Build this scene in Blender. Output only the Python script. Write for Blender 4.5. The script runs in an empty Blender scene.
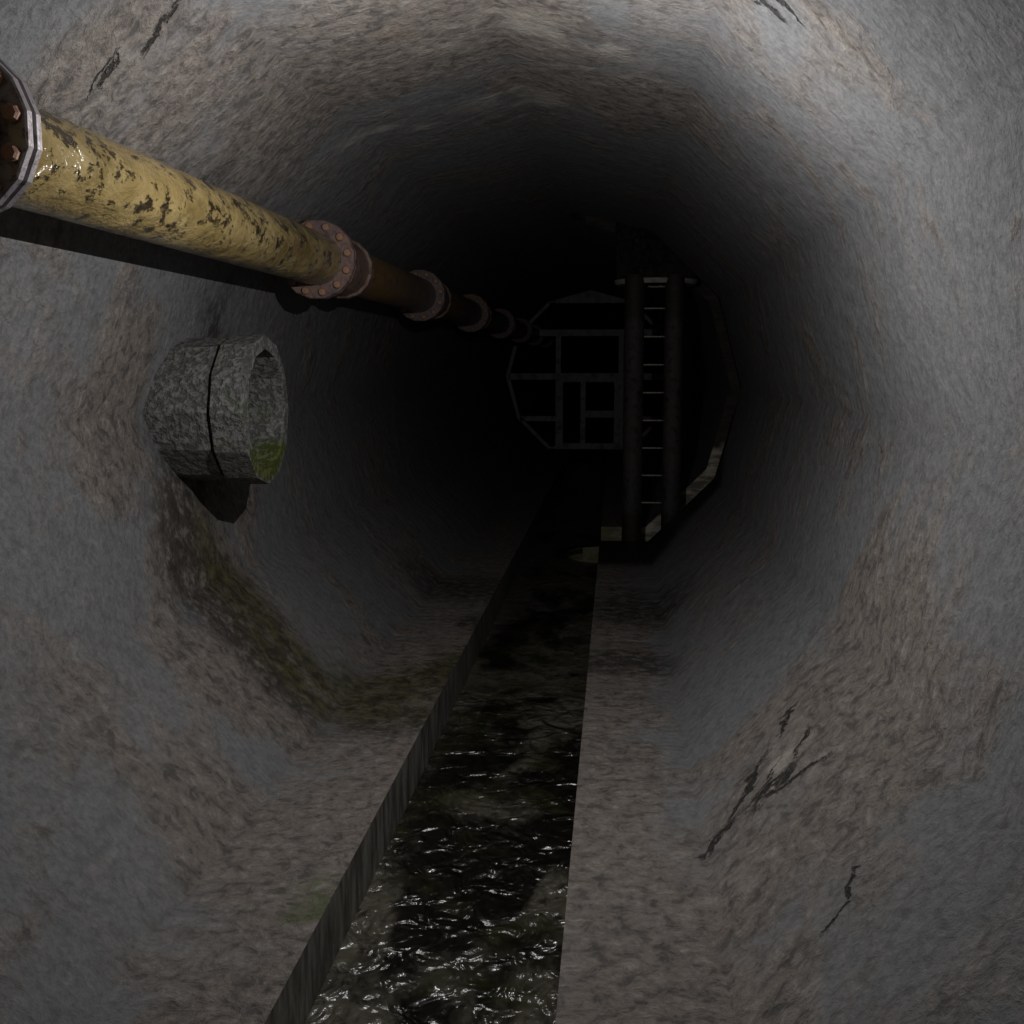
import bpy, bmesh, math, random
from mathutils import Vector, Matrix
from mathutils.geometry import tessellate_polygon
from math import pi, sin, cos, radians, sqrt
random.seed(7)
SC = bpy.context.scene
COL = SC.collection
R = 2.0                      # tunnel lining: a twelve-sided tube of this corner radius
H = R * cos(radians(30))     # height of its axis above the floor
SEG = 2 * R * sin(radians(15))
TL, TR, WZ, BZ = -0.44, 0.45, -0.26, -0.34   # drain channel sides, water level, bed level
YA, YB, Y0, Y1 = 12.79, 13.91, -5.0, 60.0    # shaft recess and tunnel ends

# ------------------------------------------------------------------ node helpers
class Mat:
    def __init__(s, name):
        s.m = bpy.data.materials.new(name); s.m.use_nodes = True
        s.t = s.m.node_tree; s.b = s.t.nodes['Principled BSDF']
        s.pos = None
    def n(s, typ, **kw):
        nd = s.t.nodes.new(typ)
        for k, v in kw.items(): setattr(nd, k, v)
        return nd
    def put(s, sock, v):
        if isinstance(v, bpy.types.NodeSocket): s.t.links.new(v, sock)
        elif v is not None:
            if isinstance(v, (tuple, list)) and len(v) == 3 and sock.type == 'RGBA': v = (*v, 1)
            sock.default_value = v
    def coord(s, kind='Object', scale=(1, 1, 1), loc=(0, 0, 0), rot=(0, 0, 0)):
        if kind == 'Position': o = s.n('ShaderNodeNewGeometry').outputs['Position']
        else: o = s.n('ShaderNodeTexCoord').outputs[kind]
        mp = s.n('ShaderNodeMapping'); s.put(mp.inputs['Vector'], o)
        s.put(mp.inputs['Scale'], scale); s.put(mp.inputs['Location'], loc); s.put(mp.inputs['Rotation'], rot)
        return mp.outputs[0]
    def noise(s, vec, scale, detail=4, rough=.55, dist=0, out='Fac'):
        nd = s.n('ShaderNodeTexNoise')
        s.put(nd.inputs['Vector'], vec)
        for k, v in (('Scale', scale), ('Detail', detail), ('Roughness', rough), ('Distortion', dist)): s.put(nd.inputs[k], v)
        return nd.outputs[out]
    def vor(s, vec, scale, feature='F1', out='Distance'):
        nd = s.n('ShaderNodeTexVoronoi', feature=feature); s.put(nd.inputs['Vector'], vec); s.put(nd.inputs['Scale'], scale)
        return nd.outputs[out]
    def math(s, op, a, b=None, c=None, clamp=False):
        nd = s.n('ShaderNodeMath', operation=op, use_clamp=clamp)
        s.put(nd.inputs[0], a); s.put(nd.inputs[1], b); s.put(nd.inputs[2], c)
        return nd.outputs[0]
    def ramp(s, v, a, b, lo=0., hi=1.):                 # smooth step a..b mapped to lo..hi
        nd = s.n('ShaderNodeMapRange', interpolation_type='SMOOTHSTEP')
        for i, x in enumerate((v, a, b, lo, hi)): s.put(nd.inputs[i], x)
        return nd.outputs[0]
    def mix(s, f, a, b, mode='MIX'):
        nd = s.n('ShaderNodeMix', data_type='RGBA', blend_type=mode)
        s.put(nd.inputs['Factor'], f); s.put(nd.inputs[6], a); s.put(nd.inputs[7], b)
        return nd.outputs[2]
    def vmath(s, op, a, b):
        nd = s.n('ShaderNodeVectorMath', operation=op); s.put(nd.inputs[0], a); s.put(nd.inputs[1], b)
        return nd.outputs[0] if op != 'LENGTH' else nd.outputs[1]
    def bump(s, h, strength=.5, dist=.02, normal=None):
        nd = s.n('ShaderNodeBump'); s.put(nd.inputs['Height'], h); s.put(nd.inputs['Strength'], strength); s.put(nd.inputs['Distance'], dist)
        if normal is not None: s.put(nd.inputs['Normal'], normal)
        return nd.outputs[0]
    def done(s, col=None, rough=None, normal=None, metal=None, spec=None):
        s.put(s.b.inputs['Base Color'], col); s.put(s.b.inputs['Roughness'], rough)
        s.put(s.b.inputs['Normal'], normal); s.put(s.b.inputs['Metallic'], metal)
        s.put(s.b.inputs['Specular IOR Level'], spec)
        return s.m

def blob(m, uv, cu, cv, ru, rv, rot=0., soft=.6):
    """a soft-edged patch at (cu, cv) of the lining's own (girth, length) coordinates"""
    v = m.vmath('SUBTRACT', uv, (cu, cv, 0))
    mp = m.n('ShaderNodeMapping', vector_type='TEXTURE'); m.put(mp.inputs['Vector'], v)
    m.put(mp.inputs['Rotation'], (0, 0, rot)); m.put(mp.inputs['Scale'], (ru, rv, 1))
    L = m.vmath('LENGTH', mp.outputs[0], None)
    return m.ramp(L, 1., 1. - soft)

def concrete():
    m = Mat('tunnel_concrete')
    P = m.coord('Position')
    uv0 = m.n('ShaderNodeUVMap', uv_map='UVMap').outputs[0]
    w = m.noise(P, 1.9, 5, .6, out='Color')
    w = m.vmath('MULTIPLY', m.vmath('SUBTRACT', w, (.5, .5, .5)), (.9, .9, 0))
    uv = m.vmath('ADD', uv0, w)                            # ragged edges for big stains
    w2 = m.noise(P, 7., 4, .6, out='Color')
    w2 = m.vmath('MULTIPLY', m.vmath('SUBTRACT', w2, (.5, .5, .5)), (.26, .26, 0))
    uvc = m.vmath('ADD', uv0, w2)                          # slight wander for cracks
    big = m.noise(P, .75, 3, .55); mid = m.noise(P, 3.2, 7, .62); fine = m.noise(P, 34, 6, .7)
    speck = m.noise(P, 13, 6, .68, .5)
    # rough brown plaster here, smooth blue-grey plaster there
    rp = [(6.7, 7.2, .7, .7), (9.0, 6, .95, 30), (9.85, 6, .5, 30), (7.2, 6.3, 1.0, .8), (7.9, 5.6, 1.2, .6), (6.1, 5.6, .9, .5), (3.6, 5.9, 1.9, 1.3), (4.7, 4.6, .8, 1.2),
          (2.5, 7.0, 1.2, 1.0), (11.0, 4.6, 1.1, 1.5), (11.6, 5.3, .5, .5), (8.4, 4.4, .9, .7), (10.2, 3.6, .7, 1.2)]
    pb = None
    for a in rp:
        q_ = blob(m, uv, *a, soft=.75); pb = q_ if pb is None else m.math('MAXIMUM', pb, q_)
    patchy = m.ramp(m.math('ADD', m.noise(P, 1.3, 5, .62, .6), m.math('MULTIPLY', pb, .26)), .44, .74)
    streak = m.noise(m.coord('Position', (9, 1.6, 5)), 2.2, 6, .65)
    col = m.mix(patchy, (.185, .19, .2), (.235, .203, .18))
    col = m.mix(m.math('MULTIPLY', m.math('MULTIPLY', m.ramp(mid, .48, .64), .6), m.ramp(patchy, 0, 1, .15, 1.)), col, (.27, .235, .21))
    col = m.mix(m.math('MULTIPLY', m.ramp(m.noise(P, 1.7, 6, .7), .60, .72), .4), col, (.28, .205, .16))
    col = m.mix(m.math('MULTIPLY', m.ramp(streak, .56, .75), .3), col, (.36, .345, .33))
    col = m.mix(m.math('MULTIPLY', m.ramp(speck, .36, .52, .85, 0.), m.ramp(patchy, 0, 1, .45, 1.)), col, (.085, .08, .078))
    col = m.mix(m.math('MULTIPLY', m.ramp(speck, .54, .66, 0., .6), m.ramp(patchy, 0, 1, .2, 1.)), col, (.37, .35, .33))
    col = m.mix(m.ramp(fine, .36, .6, .35, 0.), col, (.06, .056, .052))
    pits = m.ramp(m.noise(P, 58, 4, .75), .63, .72)
    col = m.mix(m.math('MULTIPLY', pits, .3), col, (.48, .46, .43))
    # dark ragged stain and moss running down from the stub pipe to the channel
    def patches(lst, base, soft=.7):
        acc = None
        for a in lst:
            b_ = blob(m, base, *a, soft=soft)
            acc = b_ if acc is None else m.math('MAXIMUM', acc, b_)
        return acc
    dark = patches([(6.7, 6.25, .65, .55), (7.2, 6.1, .85, .50, .15), (7.8, 6.0, .8, .40, 0), (8.6, 6.2, .35, .5), (6.0, 6.9, .4, .35), (4.95, 5.9, .35, .22),
                    (8.6, 9.9, .9, .85), (10.15, 9.2, .75, 1.0), (10.0, 7.45, .6, .5), (8.9, 8.6, .4, .5), (5.75, 6.9, .5, .35, .3)], uv)
    dmask = m.math('MULTIPLY', dark, m.ramp(m.noise(P, 11, 7, .75), .36, .56))
    col = m.mix(m.math('MULTIPLY', dmask, .85), col, (.035, .03, .024))
    moss = patches([(7.3, 6.45, .6, .4, .1), (7.95, 6.35, .75, .5), (8.5, 6.6, .6, .75, -.3), (8.95, 7.1, .5, 1.1)], uv)
    mm = m.math('MULTIPLY', moss, m.ramp(m.noise(P, 5, 7, .75), .28, .52))
    col = m.mix(m.math('MULTIPLY', mm, .88), col, m.mix(m.ramp(speck, .4, .6), (.028, .026, .010), (.10, .09, .034)))
    moss2 = m.math('MULTIPLY', patches([(8.75, 3.9, .16, .3)], uv), m.ramp(mid, .4, .6))
    col = m.mix(m.math('MULTIPLY', moss2, .7), col, (.09, .12, .04))
    # wet grime on the lip of the shaft opening
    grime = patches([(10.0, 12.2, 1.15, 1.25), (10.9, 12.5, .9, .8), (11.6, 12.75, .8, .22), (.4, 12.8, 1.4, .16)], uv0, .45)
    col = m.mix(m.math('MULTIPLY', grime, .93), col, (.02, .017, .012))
    # pale limescale high on the walls
    lime = m.math('MULTIPLY', patches([(4.05, 7.3, .16, .55, .5), (2.95, 5.95, .9, .35, .1), (3.0, 7.4, .8, .3), (10.6, 4.6, .5, .1, .35)], uv), m.ramp(mid, .42, .6))
    col = m.mix(m.math('MULTIPLY', lime, .55), col, (.5, .46, .41))
    # cracks
    cr = [(4.34, 4.43, .2, .02, .25), (4.66, 4.3, .16, .012, .5), (10.7, 4.62, .2, .012, .6), (10.95, 4.7, .12, .01, 1.1), (4.42, 4.42, .14, .028, .15), (4.62, 4.33, .12, .018, .7), (1.86, 4.42, .14, .03, .5), (1.76, 4.25, .1, .02, -.2), (10.92, 5.02, .17, .022, 1.0),
          (10.62, 4.72, .30, .035, .85), (10.45, 4.5, .16, .03, .5), (10.86, 4.45, .22, .032, -.25), (10.75, 4.55, .2, .05, .2), (10.87, 3.45, .1, .018, 1.1), (10.8, 3.36, .09, .012, .2),
          ]
    ck = None
    for a in cr:
        b_ = blob(m, uvc, *a, soft=.55); ck = b_ if ck is None else m.math('MAXIMUM', ck, b_)
    ck = m.math('MULTIPLY', ck, m.ramp(m.noise(P, 24, 5, .7), .38, .52))
    col = m.mix(m.math('MULTIPLY', ck, .9), col, (.02, .018, .016))
    # wetness: the floor strip beside the channel shines
    wet = m.math('MULTIPLY', patches([(8.85, 4.0, .5, 1.9), (8.8, 6.8, .4, 1.2), (9.9, 9.5, .8, 1.6), (9.9, 5.5, .25, 1.2)], uv), m.ramp(m.noise(P, 6, 6, .7), .42, .62))
    wetg = m.math('MAXIMUM', wet, grime)
    rough = m.ramp(wetg, 0, 1, .78, .24)
    grain = m.math('ADD', m.math('MULTIPLY', fine, .22), m.math('MULTIPLY', speck, .8))
    hgt = m.math('ADD', m.math('MULTIPLY', mid, .9), m.math('MULTIPLY', grain, m.ramp(patchy, 0, 1, .5, 1.1)))
    hgt = m.math('SUBTRACT', hgt, m.math('MULTIPLY', ck, .7))
    return m.done(col, rough, m.bump(hgt, .9, .05), spec=.35)

def kerb_mat():
    m = Mat('channel_kerb_concrete'); P = m.coord('Position', (1, 1.0, 1))
    st = m.noise(m.coord('Position', (6, 6, 1.3), rot=(radians(25), 0, 0)), 2.2, 6, .6)
    col = m.mix(m.ramp(st, .34, .66), (.045, .042, .035), (.2, .19, .17))
    col = m.mix(m.ramp(m.noise(P, 30, 5, .7), .4, .7, 0, .4), col, (.04, .04, .03))
    return m.done(col, .6, m.bump(st, .5, .03))

def pale_mat():
    m = Mat('shaft_recess_concrete'); P = m.coord('Position')
    st = m.noise(m.coord('Position', (2.5, 6, 9), rot=(0, radians(35), 0)), 1.6, 7, .65)
    col = m.mix(m.ramp(st, .38, .62), (.24, .2, .16), (.80, .74, .62))
    X = m.n('ShaderNodeSeparateXYZ'); m.put(X.inputs[0], P)
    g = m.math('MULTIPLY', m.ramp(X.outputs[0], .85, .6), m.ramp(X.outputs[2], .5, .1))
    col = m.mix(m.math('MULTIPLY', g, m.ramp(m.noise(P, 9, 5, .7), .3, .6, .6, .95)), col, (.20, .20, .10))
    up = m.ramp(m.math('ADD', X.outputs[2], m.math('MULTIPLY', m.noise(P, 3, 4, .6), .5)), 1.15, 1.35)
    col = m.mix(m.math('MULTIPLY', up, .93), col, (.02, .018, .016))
    return m.done(col, .8, m.bump(st, .6, .03))

def water_mat():
    m = Mat('dirty_water'); P = m.coord('Position')
    silt = m.noise(m.coord('Position', (1.5, .8, 1)), 1.5, 7, .62, .4)
    X = m.n('ShaderNodeSeparateXYZ'); m.put(X.inputs[0], P)
    near = m.ramp(X.outputs[1], 5.1, 3.6, 0, .12)
    far = m.ramp(X.outputs[1], 6.4, 7.2, 0, .11)
    left = m.ramp(X.outputs[0], -.2, -.5, 0, .10)
    s_ = m.math('ADD', m.math('ADD', silt, near), m.math('ADD', far, left))
    col = m.mix(m.ramp(s_, .52, .68), (.006, .005, .004), (.10, .092, .07))
    col = m.mix(m.math('MULTIPLY', m.ramp(m.noise(P, 2.4, 4, .6), .5, .66), .6), col, (.034, .036, .014))
    col = m.mix(m.ramp(m.noise(P, 16, 5, .7), .52, .66, 0, .7), col, (.008, .007, .006))
    rip = m.noise(m.coord('Position', (1, .8, 1)), 7.5, 2, .5, .5)
    rip2 = m.noise(P, 34, 3, .6, .5)
    calm = m.ramp(X.outputs[1], 7.3, 7.8, 1., .3)
    h = m.math('MULTIPLY', m.math('ADD', rip, m.math('MULTIPLY', rip2, .05)), calm)
    m.put(m.b.inputs['IOR'], 1.5)
    return m.done(col, .25, m.bump(h, 1., .14), spec=1.)

def yellow_mat():
    m = Mat('wet_yellow_paint'); P = m.coord('Object')
    P2 = m.coord('Object', (1, .55, 1))
    col = m.mix(m.ramp(m.noise(P2, 4, 5, .6), .35, .65), (.25, .18, .07), (.36, .275, .125))
    col = m.mix(m.ramp(m.noise(P2, 3.2, 6, .65), .46, .62, 0, .8), col, (.15, .105, .035))
    sp = m.noise(P2, 15, 7, .72, .2)
    big = m.noise(P, 2.6, 3, .5)
    s1 = m.ramp(m.math('ADD', sp, m.math('MULTIPLY', big, .25)), .665, .74)
    col = m.mix(s1, col, (.035, .022, .012))
    s2 = m.ramp(m.noise(P2, 5.5, 5, .65), .62, .70)
    col = m.mix(m.math('MULTIPLY', s2, .75), col, (.10, .085, .03))
    col = m.mix(m.ramp(m.noise(P, 9, 5, .7), .62, .72, 0, .7), col, (.18, .08, .03))
    h = m.math('SUBTRACT', m.math('MULTIPLY', m.noise(P2, 7, 5, .62, .2), 1.), m.math('MULTIPLY', s1, .35))
    Y = m.n('ShaderNodeSeparateXYZ'); m.put(Y.inputs[0], P)
    rough = m.ramp(m.noise(P, 1.8, 3, .5), .4, .6, .14, .3)
    return m.done(col, rough, m.bump(h, .9, .05), spec=1.)

def rust_mat(name, a, b, c, rough=.45, scale=14, metal=.2, bmp=.6):
    m = Mat(name); P = m.coord('Object')
    n1 = m.noise(P, scale, 6, .68, .4); n2 = m.noise(P, scale * .22, 4, .6)
    col = m.mix(m.ramp(n2, .38, .62), a, b)
    col = m.mix(m.ramp(n1, .48, .66), col, c)
    if name.startswith('rusty_brown'):          # glossy highlight painted in as greyer colour over the last part before each joint
        Y = m.n('ShaderNodeSeparateXYZ'); m.put(Y.inputs[0], P)
        e = m.ramp(m.math('ADD', Y.outputs[1], m.math('MULTIPLY', n2, 1.5)), 2.6, 4.2)
        col = m.mix(e, col, m.mix(m.ramp(n1, .4, .6), (.30, .24, .22), (.13, .10, .09)))
    return m.done(col, rough, m.bump(m.math('ADD', n1, m.math('MULTIPLY', m.noise(P, scale * 3.5, 4, .6), .4)), bmp, .015), metal)

def stub_mat():
    m = Mat('rough_stub_concrete'); P = m.coord('Object')
    n1 = m.noise(P, 26, 4, .62); n2 = m.noise(P, 60, 3, .6)
    col = m.mix(m.ramp(n1, .40, .62), (.105, .105, .103), (.235, .235, .23))
    col = m.mix(m.ramp(n2, .35, .6, .5, 0), col, (.05, .05, .048))
    X = m.n('ShaderNodeSeparateXYZ'); m.put(X.inputs[0], P)
    rim = m.ramp(X.outputs[0], .39, .42)
    g = m.math('MULTIPLY', rim, m.ramp(m.noise(P, 4.5, 6, .7), .5, .66))
    col = m.mix(m.math('MULTIPLY', g, .5), col, (.10, .115, .055))
    top = m.ramp(X.outputs[2], -.16, -.24)
    rr = m.vmath('LENGTH', m.vmath('MULTIPLY', P, (0, 1, 1)), None)
    top = m.math('MULTIPLY', top, m.ramp(rr, .425, .405))
    g2 = m.math('MULTIPLY', m.math('MULTIPLY', top, m.ramp(X.outputs[0], .34, .52)), m.ramp(m.noise(P, 14, 4, .7), .3, .5, .6, 1))
    col = m.mix(g2, col, m.mix(m.ramp(n1, .4, .6), (.05, .07, .01), (.12, .135, .03)))
    return m.done(col, .75, m.bump(m.math('ADD', m.ramp(n1, .35, .6), m.math('MULTIPLY', n2, .5)), .7, .012))

def dark_wet_mat(name='wet_black_slime', a=(.02, .019, .018), b=(.07, .065, .05)):
    m = Mat(name); P = m.coord('Object')
    n = m.noise(P, 12, 6, .75, .6)
    return m.done(m.mix(m.ramp(n, .4, .65), a, b), m.ramp(m.noise(P, 3, 3), .4, .6, .16, .35), m.bump(n, 1., .1), spec=1.)

def pillar_mat():
    m = Mat('stained_ladder_post_steel'); P = m.coord('Object')
    X = m.n('ShaderNodeSeparateXYZ'); m.put(X.inputs[0], P)
    n = m.noise(P, 10, 6, .7, .3)
    col = m.mix(m.ramp(m.noise(P, 2.5, 4, .6), .4, .6), (.055, .05, .053), (.075, .06, .055))
    col = m.mix(m.ramp(n, .5, .64), col, (.02, .015, .01))
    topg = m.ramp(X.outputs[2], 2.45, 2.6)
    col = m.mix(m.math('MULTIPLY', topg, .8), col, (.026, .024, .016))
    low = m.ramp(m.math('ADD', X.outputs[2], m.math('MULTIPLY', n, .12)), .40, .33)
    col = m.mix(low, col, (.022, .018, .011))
    return m.done(col, .6, m.bump(n, .8, .03), .0)

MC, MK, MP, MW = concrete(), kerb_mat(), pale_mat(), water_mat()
MY = yellow_mat()
MR = rust_mat('rusty_brown_pipe_paint', (.40, .25, .09), (.30, .20, .13), (.15, .10, .065), .3, bmp=1.)
MF = rust_mat('rusted_flange_steel', (.16, .115, .12), (.23, .145, .12), (.09, .06, .055), .42, 20, .1, .5)
MS = rust_mat('rusted_coupling_steel', (.34, .24, .20), (.24, .15, .11), (.12, .08, .06), .38, 18, .2, .5)
MB = rust_mat('orange_bolt_rust', (.42, .25, .17), (.36, .20, .13), (.26, .14, .09), .55, 60, .1, .3)
ME = rust_mat('bare_flange_steel', (.30, .27, .29), (.36, .33, .34), (.13, .10, .10), .4, 25, .5, .2)
MG = rust_mat('gate_steel', (.60, .60, .67), (.52, .50, .56), (.34, .24, .21), .6, 5, .0, .3)
MST, MD, MPI = stub_mat(), dark_wet_mat(), pillar_mat()
MRG = rust_mat('worn_rung_steel', (.35, .33, .28), (.42, .40, .34), (.2, .16, .1), .45, 30, .3, .2)
MRIM = rust_mat('pale_shaft_rim_concrete', (.45, .44, .40), (.38, .37, .33), (.28, .27, .23), .8, 12, 0, .4)

# ------------------------------------------------------------------ object helpers
def new_obj(name, bm, mat, parent=None, loc=(0, 0, 0), smooth=None, bevel=0):
    me = bpy.data.meshes.new(name)
    bmesh.ops.recalc_face_normals(bm, faces=bm.faces) if smooth != 'keep' else None
    bm.to_mesh(me); bm.free()
    me.materials.append(mat)
    o = bpy.data.objects.new(name, me); COL.objects.link(o)
    o.location = loc
    if parent: o.parent = parent
    if smooth is True:
        for p in me.polygons: p.use_smooth = True
        me.set_sharp_from_angle(angle=radians(38))
    if bevel:
        md = o.modifiers.new('edge_round', 'BEVEL'); md.width = bevel; md.segments = 2; md.limit_method = 'ANGLE'
    return o
def tag(o, label=None, cat=None, group=None, kind=None):
    if label: o['label'] = label
    if cat: o['category'] = cat
    if group: o['group'] = group
    if kind: o['kind'] = kind
    return o
def empty(name, loc):
    o = bpy.data.objects.new(name, None); COL.objects.link(o); o.location = loc; o.empty_display_size = .1
    return o
def copy_tree(o, parent=None):
    c = o.copy(); COL.objects.link(c); c.parent = parent
    for ch in [x for x in bpy.data.objects if x.parent == o]: copy_tree(ch, c)
    return c
def ring_bm(profile, n, axis='Y', closed=True, off=0.):
    """lathe a list of (radius, along) about an axis; radius 0 closes to a point"""
    bm = bmesh.new(); rows = []
    for r, a in profile:
        row = []
        for i in range(n):
            t = 2 * pi * (i + off) / n
            u, v = r * cos(t), r * sin(t)
            row.append(bm.verts.new({'Y': (u, a, v), 'X': (a, u, v), 'Z': (u, v, a)}[axis]))
            if r == 0: break
        rows.append(row)
    pairs = list(zip(rows, rows[1:])) + ([(rows[-1], rows[0])] if closed else [])
    for A, B in pairs:
        for i in range(n):
            j = (i + 1) % n
            q = [A[i % len(A)], A[j % len(A)], B[j % len(B)], B[i % len(B)]]
            q = [x for k, x in enumerate(q) if x not in q[:k]]
            if len(q) > 2: bm.faces.new(q)
    return bm
def box(bm, x0, x1, y0, y1, z0, z1):
    v = [bm.verts.new((x, y, z)) for x in (x0, x1) for y in (y0, y1) for z in (z0, z1)]
    for q in ((0, 1, 3, 2), (4, 6, 7, 5), (0, 4, 5, 1), (2, 3, 7, 6), (0, 2, 6, 4), (1, 5, 7, 3)): bm.faces.new([v[i] for i in q])
def prism(bm, pts, y0, y1):           # pts: (x, z) outline, extruded along the tunnel
    a = [bm.verts.new((x, y0, z)) for x, z in pts]; b = [bm.verts.new((x, y1, z)) for x, z in pts]
    bm.faces.new(a); bm.faces.new(b[::-1]); n = len(pts)
    for i in range(n): bm.faces.new((a[i], b[i], b[(i + 1) % n], a[(i + 1) % n]))

# ------------------------------------------------------------------ the tunnel lining
def V(k, r=R):
    return (r * cos(radians(30 * k)), H + r * sin(radians(30 * k)))
def VN(k):                            # shading normal at corner k of the lining, pointing inwards
    k %= 12
    if k == 8: return (cos(radians(67.5)), sin(radians(67.5)))
    if k == 10: return (-cos(radians(67.5)), sin(radians(67.5)))
    return (-cos(radians(30 * k)), -sin(radians(30 * k)))
class Shell:
    def __init__(s): s.v, s.f, s.uv, s.nr = [], [], [], []
    def quad(s, pts):                 # pts: four (x, y, z, u, nx, nz)
        i = len(s.v)
        for x, y, z, u, nx, nz in pts:
            s.v.append((x, y, z)); s.uv.append((u, y)); s.nr.append(Vector((nx, 0, nz)).normalized())
        a, b, c = (Vector(s.v[i + k]) for k in range(3))
        n = (b - a).cross(c - a)
        idx = [i, i + 1, i + 2, i + 3]
        s.f.append(idx if n.dot(s.nr[i]) > 0 else idx[::-1])
    def strip(s, p, q, ys):           # p, q: (x, z, u, nx, nz) swept along ys
        for y0, y1 in zip(ys, ys[1:]):
            s.quad([(*p[:1], y0, *p[1:]), (*q[:1], y0, *q[1:]), (*q[:1], y1, *q[1:]), (*p[:1], y1, *p[1:])])
    def facet(s, k, ys, t0=0., t1=1.):
        a, b, na, nb = V(k), V(k + 1), VN(k), VN(k + 1)
        k0 = k % 12
        def P(t): return (a[0] + (b[0] - a[0]) * t, a[1] + (b[1] - a[1]) * t, (k0 + t) * SEG, na[0] * (1 - t) + nb[0] * t, na[1] * (1 - t) + nb[1] * t)
        for j in range(4):
            s.strip(P(t0 + (t1 - t0) * j / 4), P(t0 + (t1 - t0) * (j + 1) / 4), ys)
    def build(s, name, mat):
        me = bpy.data.meshes.new(name); me.from_pydata(s.v, [], s.f)
        uvl = me.uv_layers.new(name='UVMap')
        for l in me.loops: uvl.data[l.index].uv = s.uv[l.vertex_index]
        for p in me.polygons: p.use_smooth = True
        me.normals_split_custom_set_from_vertices(s.nr)
        me.materials.append(mat)
        o = bpy.data.objects.new(name, me); COL.objects.link(o)
        o['kind'] = 'structure'
        return o
def span(a, b, n): return [a + (b - a) * i / n for i in range(n + 1)]
NEAR, MID, FAR = span(Y0, YA, 18), span(YA, YB, 12), span(YB, Y1, 24)
YM, HY = (YA + YB) / 2, (YB - YA) / 2
def xcut(y):
    t = min(1., abs((y - YM) / HY)); return .05 + (TR - .05) * (1 - sqrt(1 - t * t))

s = Shell()
for k in (4, 5, 6, 7): s.facet(k, NEAR + MID[1:] + FAR[1:])
s.build('wall_left', MC)
s = Shell()
for k in (10, 11, 12, 13): s.facet(k, NEAR); s.facet(k, FAR)
s.build('wall_right', MC)
s = Shell()
s.facet(3, NEAR + MID[1:] + FAR[1:]); s.facet(2, NEAR); s.facet(2, FAR)
a, b = V(3), V(2)
for y0, y1 in zip(MID, MID[1:]):      # the part of the crown left beside the shaft opening
    c = []
    for y in (y0, y1):
        x = xcut(y); t = x / b[0]; z = a[1] + (b[1] - a[1]) * t
        c.append([(0, y, a[1], 3 * SEG, 0, -1), (x, y, z, (3 - t) * SEG, -.5 * t, -1)])
    s.quad([c[0][0], c[0][1], c[1][1], c[1][0]])
s.build('ceiling', MC)
def fu(x): return (8 + (x + 1)) * SEG
s = Shell()
n8, n10 = VN(8), VN(10)
s.strip((-1, 0, fu(-1), *n8), (-.72, 0, fu(-.72), .1, 1), NEAR + MID[1:] + FAR[1:]); s.strip((-.72, 0, fu(-.72), .1, 1), (TL, 0, fu(TL), 0, 1), NEAR + MID[1:] + FAR[1:])
for ys in (NEAR, FAR):
    s.strip((TR, 0, fu(TR), 0, 1), (.72, 0, fu(.72), -.1, 1), ys); s.strip((.72, 0, fu(.72), -.1, 1), (1, 0, fu(1), *n10), ys)
s.build('floor', MC)
# channel sides and bed
s = Shell()
s.strip((TL, 0, 0, 1, 0), (TL, BZ, .3, 1, 0), NEAR + MID[1:] + FAR[1:])
s.build('trim_1', MK)
s = Shell()
for ys in (NEAR, FAR): s.strip((TR, 0, 0, -1, 0), (TR, BZ, .3, -1, 0), ys)
s.build('trim_2', MK)
s = Shell()
for ys in (NEAR, FAR): s.strip((TL, BZ, 0, 0, 1), (TR, BZ, .9, 0, 1), ys)
for y0, y1 in zip(MID, MID[1:]):
    s.quad([(TL, y0, BZ, 0, 0, 1), (xcut(y0), y0, BZ, .9, 0, 1), (xcut(y1), y1, BZ, .9, 0, 1), (TL, y1, BZ, 0, 0, 1)])
s.build('trim_3', MK)

# recess behind the ladder: front and back faces with the tunnel's outline cut out, rounded left end
CX1, CZ0, CZ1 = 2.7, -.9, 4.4
def cutface(name, y, sgn):
    t = TR / b[0]
    out = [(TR, CZ0), (CX1, CZ0), (CX1, CZ1), (TR, CZ1), (TR, a[1] + (b[1] - a[1]) * t)] + [V(k) for k in (2, 1, 0, -1, -2)] + [(TR, 0)]
    tris = tessellate_polygon([[Vector((x, z, 0)) for x, z in out]])
    bm = bmesh.new(); vs = [bm.verts.new((x, y, z)) for x, z in out]
    for tr in tris:
        f = bm.faces.new([vs[i] for i in tr]); f.normal_update()
        if f.normal.y * sgn < 0: f.normal_flip()
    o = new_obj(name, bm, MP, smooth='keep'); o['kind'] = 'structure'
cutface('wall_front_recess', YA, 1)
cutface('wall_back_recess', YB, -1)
bm = bmesh.new()
for y0, y1 in zip(MID, MID[1:]):
    for z0, z1 in ((CZ0, WZ + .01), (None, CZ1)):
        q = []
        for y, top in ((y0, 0), (y1, 0), (y1, 1), (y0, 1)):
            x = xcut(y); zz = z0 if z0 is not None else a[1] + (b[1] - a[1]) * x / b[0]
            q.append(bm.verts.new((x, y, z1 if top else zz)))
        bm.faces.new(q)
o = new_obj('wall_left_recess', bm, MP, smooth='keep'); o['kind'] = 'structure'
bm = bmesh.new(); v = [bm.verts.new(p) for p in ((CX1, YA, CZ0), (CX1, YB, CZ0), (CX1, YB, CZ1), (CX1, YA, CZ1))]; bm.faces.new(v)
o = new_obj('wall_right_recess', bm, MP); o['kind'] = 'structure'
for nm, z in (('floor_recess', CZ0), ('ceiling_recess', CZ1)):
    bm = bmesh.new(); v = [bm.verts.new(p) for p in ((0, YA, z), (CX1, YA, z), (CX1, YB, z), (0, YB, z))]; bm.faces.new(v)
    o = new_obj(nm, bm, MP); o['kind'] = 'structure'

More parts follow.
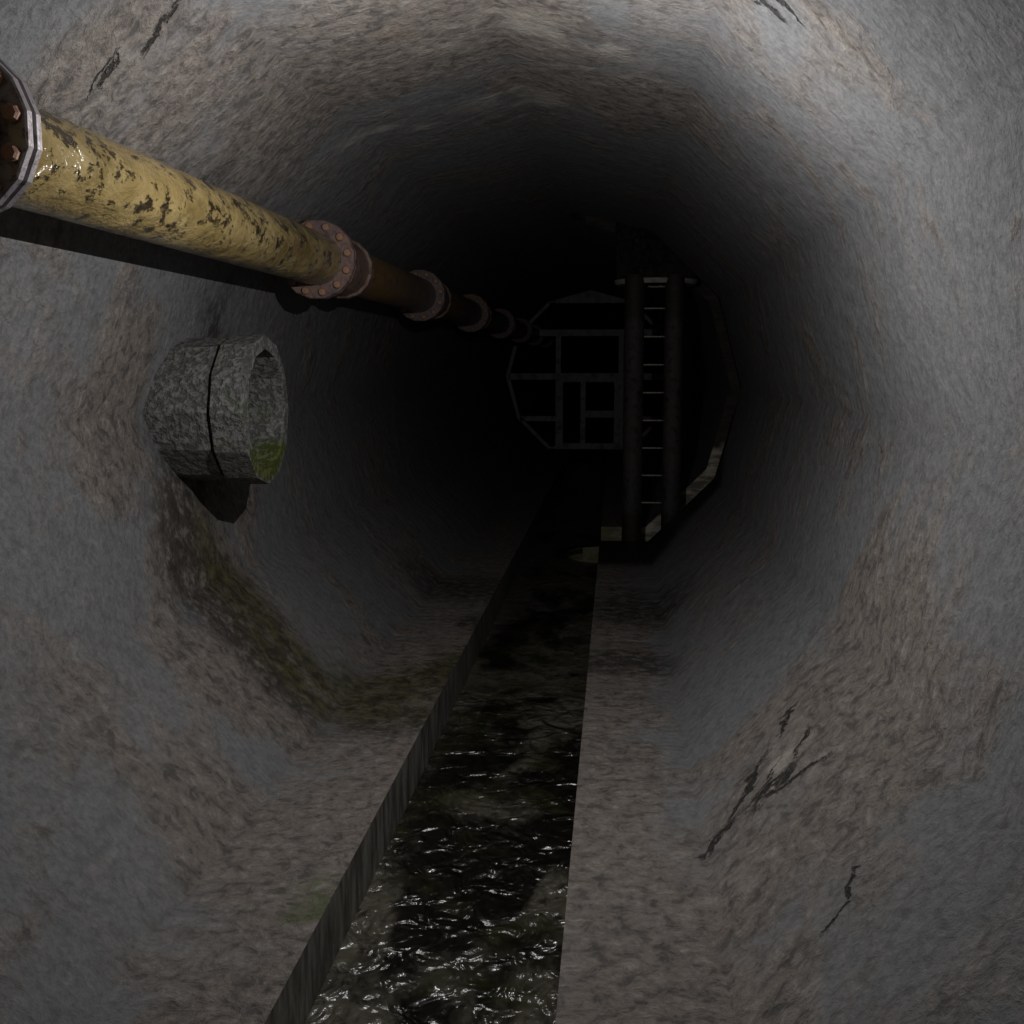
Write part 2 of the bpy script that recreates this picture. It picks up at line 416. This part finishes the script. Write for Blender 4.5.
# water standing in the channel
bm = bmesh.new()
ysw = span(Y0, YA, 60) + MID[1:] + span(YB, 45, 30)[1:]
prev = None
for y in ysw:
    xr = xcut(y) if YA < y < YB else TR - .002
    row = [bm.verts.new((TL + .002 + (xr - TL - .002) * i / 6, y, WZ)) for i in range(7)] + [bm.verts.new((xr, y, WZ - .06)), bm.verts.new((TL + .002, y, WZ - .06))]
    if prev:
        for i in range(9): bm.faces.new((prev[i], prev[(i + 1) % 9], row[(i + 1) % 9], row[i]))
    prev = row
o = new_obj('channel_water', bm, MW)
tag(o, 'shallow dark rippling water with muddy patches standing in the floor channel', 'water', kind='stuff')

# ------------------------------------------------------------------ the pipeline on the left wall
PX, PZ, PR, FR = -1.3855, 2.702, .171, .262
J0, STEP, YL = 3.34, 4.0, 4.2      # first joint, rusty and yellow section lengths
def plate(name, y0, y1, parent, mat, r=FR):
    return new_obj(name, ring_bm([(PR - .01, y0), (r - .006, y0), (r, y0 + .006), (r, y1 - .006), (r - .006, y1), (PR - .01, y1)], 16, off=.5), mat, parent, smooth=None)
def bolts(fl, y, nuts=12, d=-1):
    first = None
    for i in range(nuts):
        t = 2 * pi * (i + .35) / nuts
        if first is None:
            bm = ring_bm([(0, 0), (.028, 0), (.028, d * .016), (.022, d * .026), (0, d * .028)], 8, closed=False)
            first = new_obj('bolt', bm, MB, fl)
            o = first
        else:
            o = first.copy(); COL.objects.link(o); o.parent = fl
        o.location = (.219 * cos(t), y, .219 * sin(t))
def tube(L, parent, mat, y0=.008):
    return new_obj('tube', ring_bm([(PR, y0), (PR, L * .25), (PR, L * .5), (PR, L * .75), (PR, L - .008), (PR - .02, L - .008), (PR - .02, y0)], 40), mat, parent, smooth=True)
def section(name, mat, sleeve):
    t = empty(name, (PX, J0, PZ)); L = STEP if sleeve else YL
    tb = tube(L, t, mat)
    f0 = plate('flange', .006, .046, t, ME if not sleeve else MF)
    tag(f0, 'flange at the near end of the pipe')
    f1 = plate('flange', L - .046, L - .006, t, MF)
    bolts(f1, L - .046)
    if sleeve:
        new_obj('coupling_sleeve', ring_bm([(.19, .05), (.20, .06), (.20, .68), (.218, .695), (.218, .75), (.205, .765), (PR, .77), (PR, .05)], 16, off=.5), MS, t, smooth=None)
    else: bolts_back = None
    return t
yel = section('yellow_pipe', MY, False)
tag(yel, 'thick yellow painted pipe section with dark rust spots, nearest to the viewer', 'pipe', 'flanged pipe sections along the left wall')
pre = section('yellow_pipe', MY, False); pre.location.y = J0 - YL
tag(pre, 'pipe section whose bolted flange alone shows at the left edge of the picture', 'pipe', 'flanged pipe sections along the left wall')
for c in [x for x in bpy.data.objects if x.parent == pre and x.name.startswith('flange')]:
    c.data.materials.clear(); c.data.materials.append(ME)
rust = section('rusty_pipe', MR, True)
names = ['rusty brown pipe section bolted to the far end of the yellow section', 'second rusty pipe section beyond the yellow one, between the second and third large flanges',
         'third rusty pipe section beyond the yellow one, dimly lit', 'fourth rusty pipe section beyond the yellow one, thin with distance',
         'fifth rusty pipe section beyond the yellow one, just before the steel gate', 'sixth rusty pipe section beyond the yellow one, reaching the steel gate in the dark']
for i, nm in enumerate(names):
    o = rust if i == 0 else copy_tree(rust)
    o.location.y = J0 + YL + STEP * i
    tag(o, nm, 'pipe', 'flanged pipe sections along the left wall')

# ------------------------------------------------------------------ concrete stub pipe out of the left wall
st = empty('drain_stub_pipe', (-2.02, 6.45, 1.742))
tag(st, 'rough grey concrete drain stub with thick mossy collar jutting from the left wall', 'pipe')
# body then collar, both twelve sided with a corner on top; local x runs out from the wall
new_obj('body', ring_bm([(.418, 0), (.418, .385), (.362, .385), (.362, 0)], 12, 'X'), MST, st)
new_obj('collar', ring_bm([(.436, .41), (.436, .60), (.356, .60), (.356, .02), (.36, .02), (.36, .41)], 12, 'X'), MST, st, bevel=.006)
new_obj('joint_ring', ring_bm([(.39, .37), (.39, .42), (.362, .42), (.362, .37)], 12, 'X'), MST, st)
# dark inside end of the stub
new_obj('bore_end', ring_bm([(.352, .01), (0, .01)], 12, 'X', closed=False), MST, st)

# ------------------------------------------------------------------ ladder, shaft
lad = empty('access_ladder', (1.03, 12.96, 0))
tag(lad, 'tall steel ladder with two thick round posts and thin rungs under the shaft', 'ladder')
def post(x, z0, z1, r):
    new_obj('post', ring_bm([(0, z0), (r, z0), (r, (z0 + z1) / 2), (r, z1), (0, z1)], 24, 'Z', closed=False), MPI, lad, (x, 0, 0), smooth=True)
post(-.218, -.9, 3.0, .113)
post(.228, -.9, 3.0, .108)
rz = [2.632 - .3153 * i for i in range(8)]
r0 = None
for z in rz:
    if r0 is None:
        r0 = new_obj('rung', ring_bm([(0, -.135), (.011, -.135), (.011, .135), (0, .135)], 10, 'X', closed=False), MRG, lad, (.005, 0, z), smooth=True)
    else:
        o = r0.copy(); COL.objects.link(o); o.parent = lad; o.location = (.005, 0, z)
sh = empty('vertical_shaft', (1.06, 13.36, 2.93))
tag(sh, 'dark wet vertical shaft tube coming down through the tunnel roof above the ladder', 'shaft')
def bumpy_cyl(r, z0, z1, n=64, m=26):
    bm = bmesh.new(); rows = []
    for j in range(m + 1):
        z = z0 + (z1 - z0) * j / m
        rows.append([bm.verts.new(((r + random.uniform(-.006, .006)) * cos(2 * pi * i / n), (r + random.uniform(-.006, .006)) * sin(2 * pi * i / n), z)) for i in range(n)])
    for A, B in zip(rows, rows[1:]):
        for i in range(n): bm.faces.new((A[i], A[(i + 1) % n], B[(i + 1) % n], B[i]))
    return bm
new_obj('tube', bumpy_cyl(.47, .05, 1.44), MD, sh, smooth=True)
tag(new_obj('rim', ring_bm([(.36, -.015), (.46, -.015), (.49, .035), (.47, .045), (.36, .045)], 48, 'Z'), MRIM, sh, smooth=True), 'pale concrete rim')
new_obj('lining', ring_bm([(.40, .0), (.40, 1.44), (.36, 1.44), (.36, .0)], 32, 'Z'), MD, sh, smooth=True)

# ------------------------------------------------------------------ steel gate across the tunnel
GY = 26.8
gate = empty('steel_gate', (0, GY, 0))
tag(gate, 'grey steel barred gate filling the tunnel far behind the ladder', 'gate')
g = R - .01
def GV(k, r=g): return (r * cos(radians(30 * k)), H + r * sin(radians(30 * k)))
for ks in ((4, 5, 6, 7), (10, 11, 12, 13)):
    bm = bmesh.new()
    outer = [GV(k) for k in ks] + [GV(ks[-1] + 1)]; inner = [GV(k, g - .085) for k in ks] + [GV(ks[-1] + 1, g - .085)]
    rows = []
    for (ox, oz), (ix, iz) in zip(outer, inner):
        rows.append([bm.verts.new(p) for p in ((ox, -.03, oz), (ix, -.03, iz), (ix, .03, iz), (ox, .03, oz))])
    for A, B in zip(rows, rows[1:]):
        for q in range(4): bm.faces.new((A[q], A[(q + 1) % 4], B[(q + 1) % 4], B[q]))
    bm.faces.new(rows[0]); bm.faces.new(rows[-1][::-1])
    new_obj('outer_frame', bm, MG, gate)
bm = bmesh.new(); prism(bm, [GV(2), GV(3), GV(4), (GV(4)[0], 3.424), (GV(2)[0], 3.424)], -.03, .03)
new_obj('top_plate', bm, MG, gate)
def bar(name, x0, x1, z0, z1, parent=gate, d=.03, y=0.):
    bm = bmesh.new(); box(bm, x0, x1, y - d, y + d, z0, z1); return new_obj(name, bm, MG, parent, bevel=.006)
bar('cross_bar', -1.20, 1.55, 2.66, 2.817)
bar('cross_bar', -1.93, -.80, 1.64, 1.795); bar('cross_bar', .80, 1.93, 1.64, 1.795)
bar('cross_bar', -1.66, -.80, .66, .785); bar('cross_bar', .80, 1.66, .66, .785)
bar('cross_bar', -.80, .80, 1.585, 1.80)
bar('sill_bar', -1.02, -.80, .005, .06); bar('sill_bar', .80, 1.02, .005, .06)
bar('upright', -.81, -.683, 1.795, 2.66); bar('upright', .668, .79, 1.795, 2.66)
door = bar('door_frame', -.81, -.63, .0, 1.59, d=.035)
bm = bmesh.new(); box(bm, -.81, -.63, -.035, .035, .0, 1.59); box(bm, .575, .80, -.035, .035, .0, 1.59); box(bm, -.63, .575, -.035, .035, .0, .145)
old = door.data; bm.to_mesh(old); bm.free(); old.materials.clear(); old.materials.append(MG)
tag(door, 'rectangular door frame in the middle of the gate')
bar('door_bar', -.218, -.095, .145, 1.59, parent=door, d=.025)
bar('door_bar', -.095, .575, .75, .919, parent=door, d=.025)

# ------------------------------------------------------------------ light and camera
ld = bpy.data.lights.new('work_light', 'POINT'); ld.energy = 106; ld.color = (1., .985, .965); ld.shadow_soft_size = 0.0
lo = bpy.data.objects.new('work_light', ld); COL.objects.link(lo); lo.location = (.24, 4.45, 2.64)
w = bpy.data.worlds.new('World'); SC.world = w; w.use_nodes = True
w.node_tree.nodes['Background'].inputs[0].default_value = (0, 0, 0, 1); w.node_tree.nodes['Background'].inputs[1].default_value = 0
cd = bpy.data.cameras.new('Camera'); co = bpy.data.objects.new('Camera', cd); COL.objects.link(co); SC.camera = co
cd.sensor_width = 36; cd.lens = 36 * 1124.3 / 1024; cd.clip_start = .05; cd.clip_end = 200
co.location = (.612, 0, 2.0095)
co.rotation_euler = (radians(90 - 7.4966), 0, radians(5.2429))
SC.cycles.max_bounces = 4; SC.cycles.diffuse_bounces = 3; SC.cycles.glossy_bounces = 2
SC.view_settings.view_transform = 'Standard'; SC.view_settings.look = 'None'
SC.view_settings.gamma = 1; SC.view_settings.exposure = 0; SC.view_settings.use_curve_mapping = False
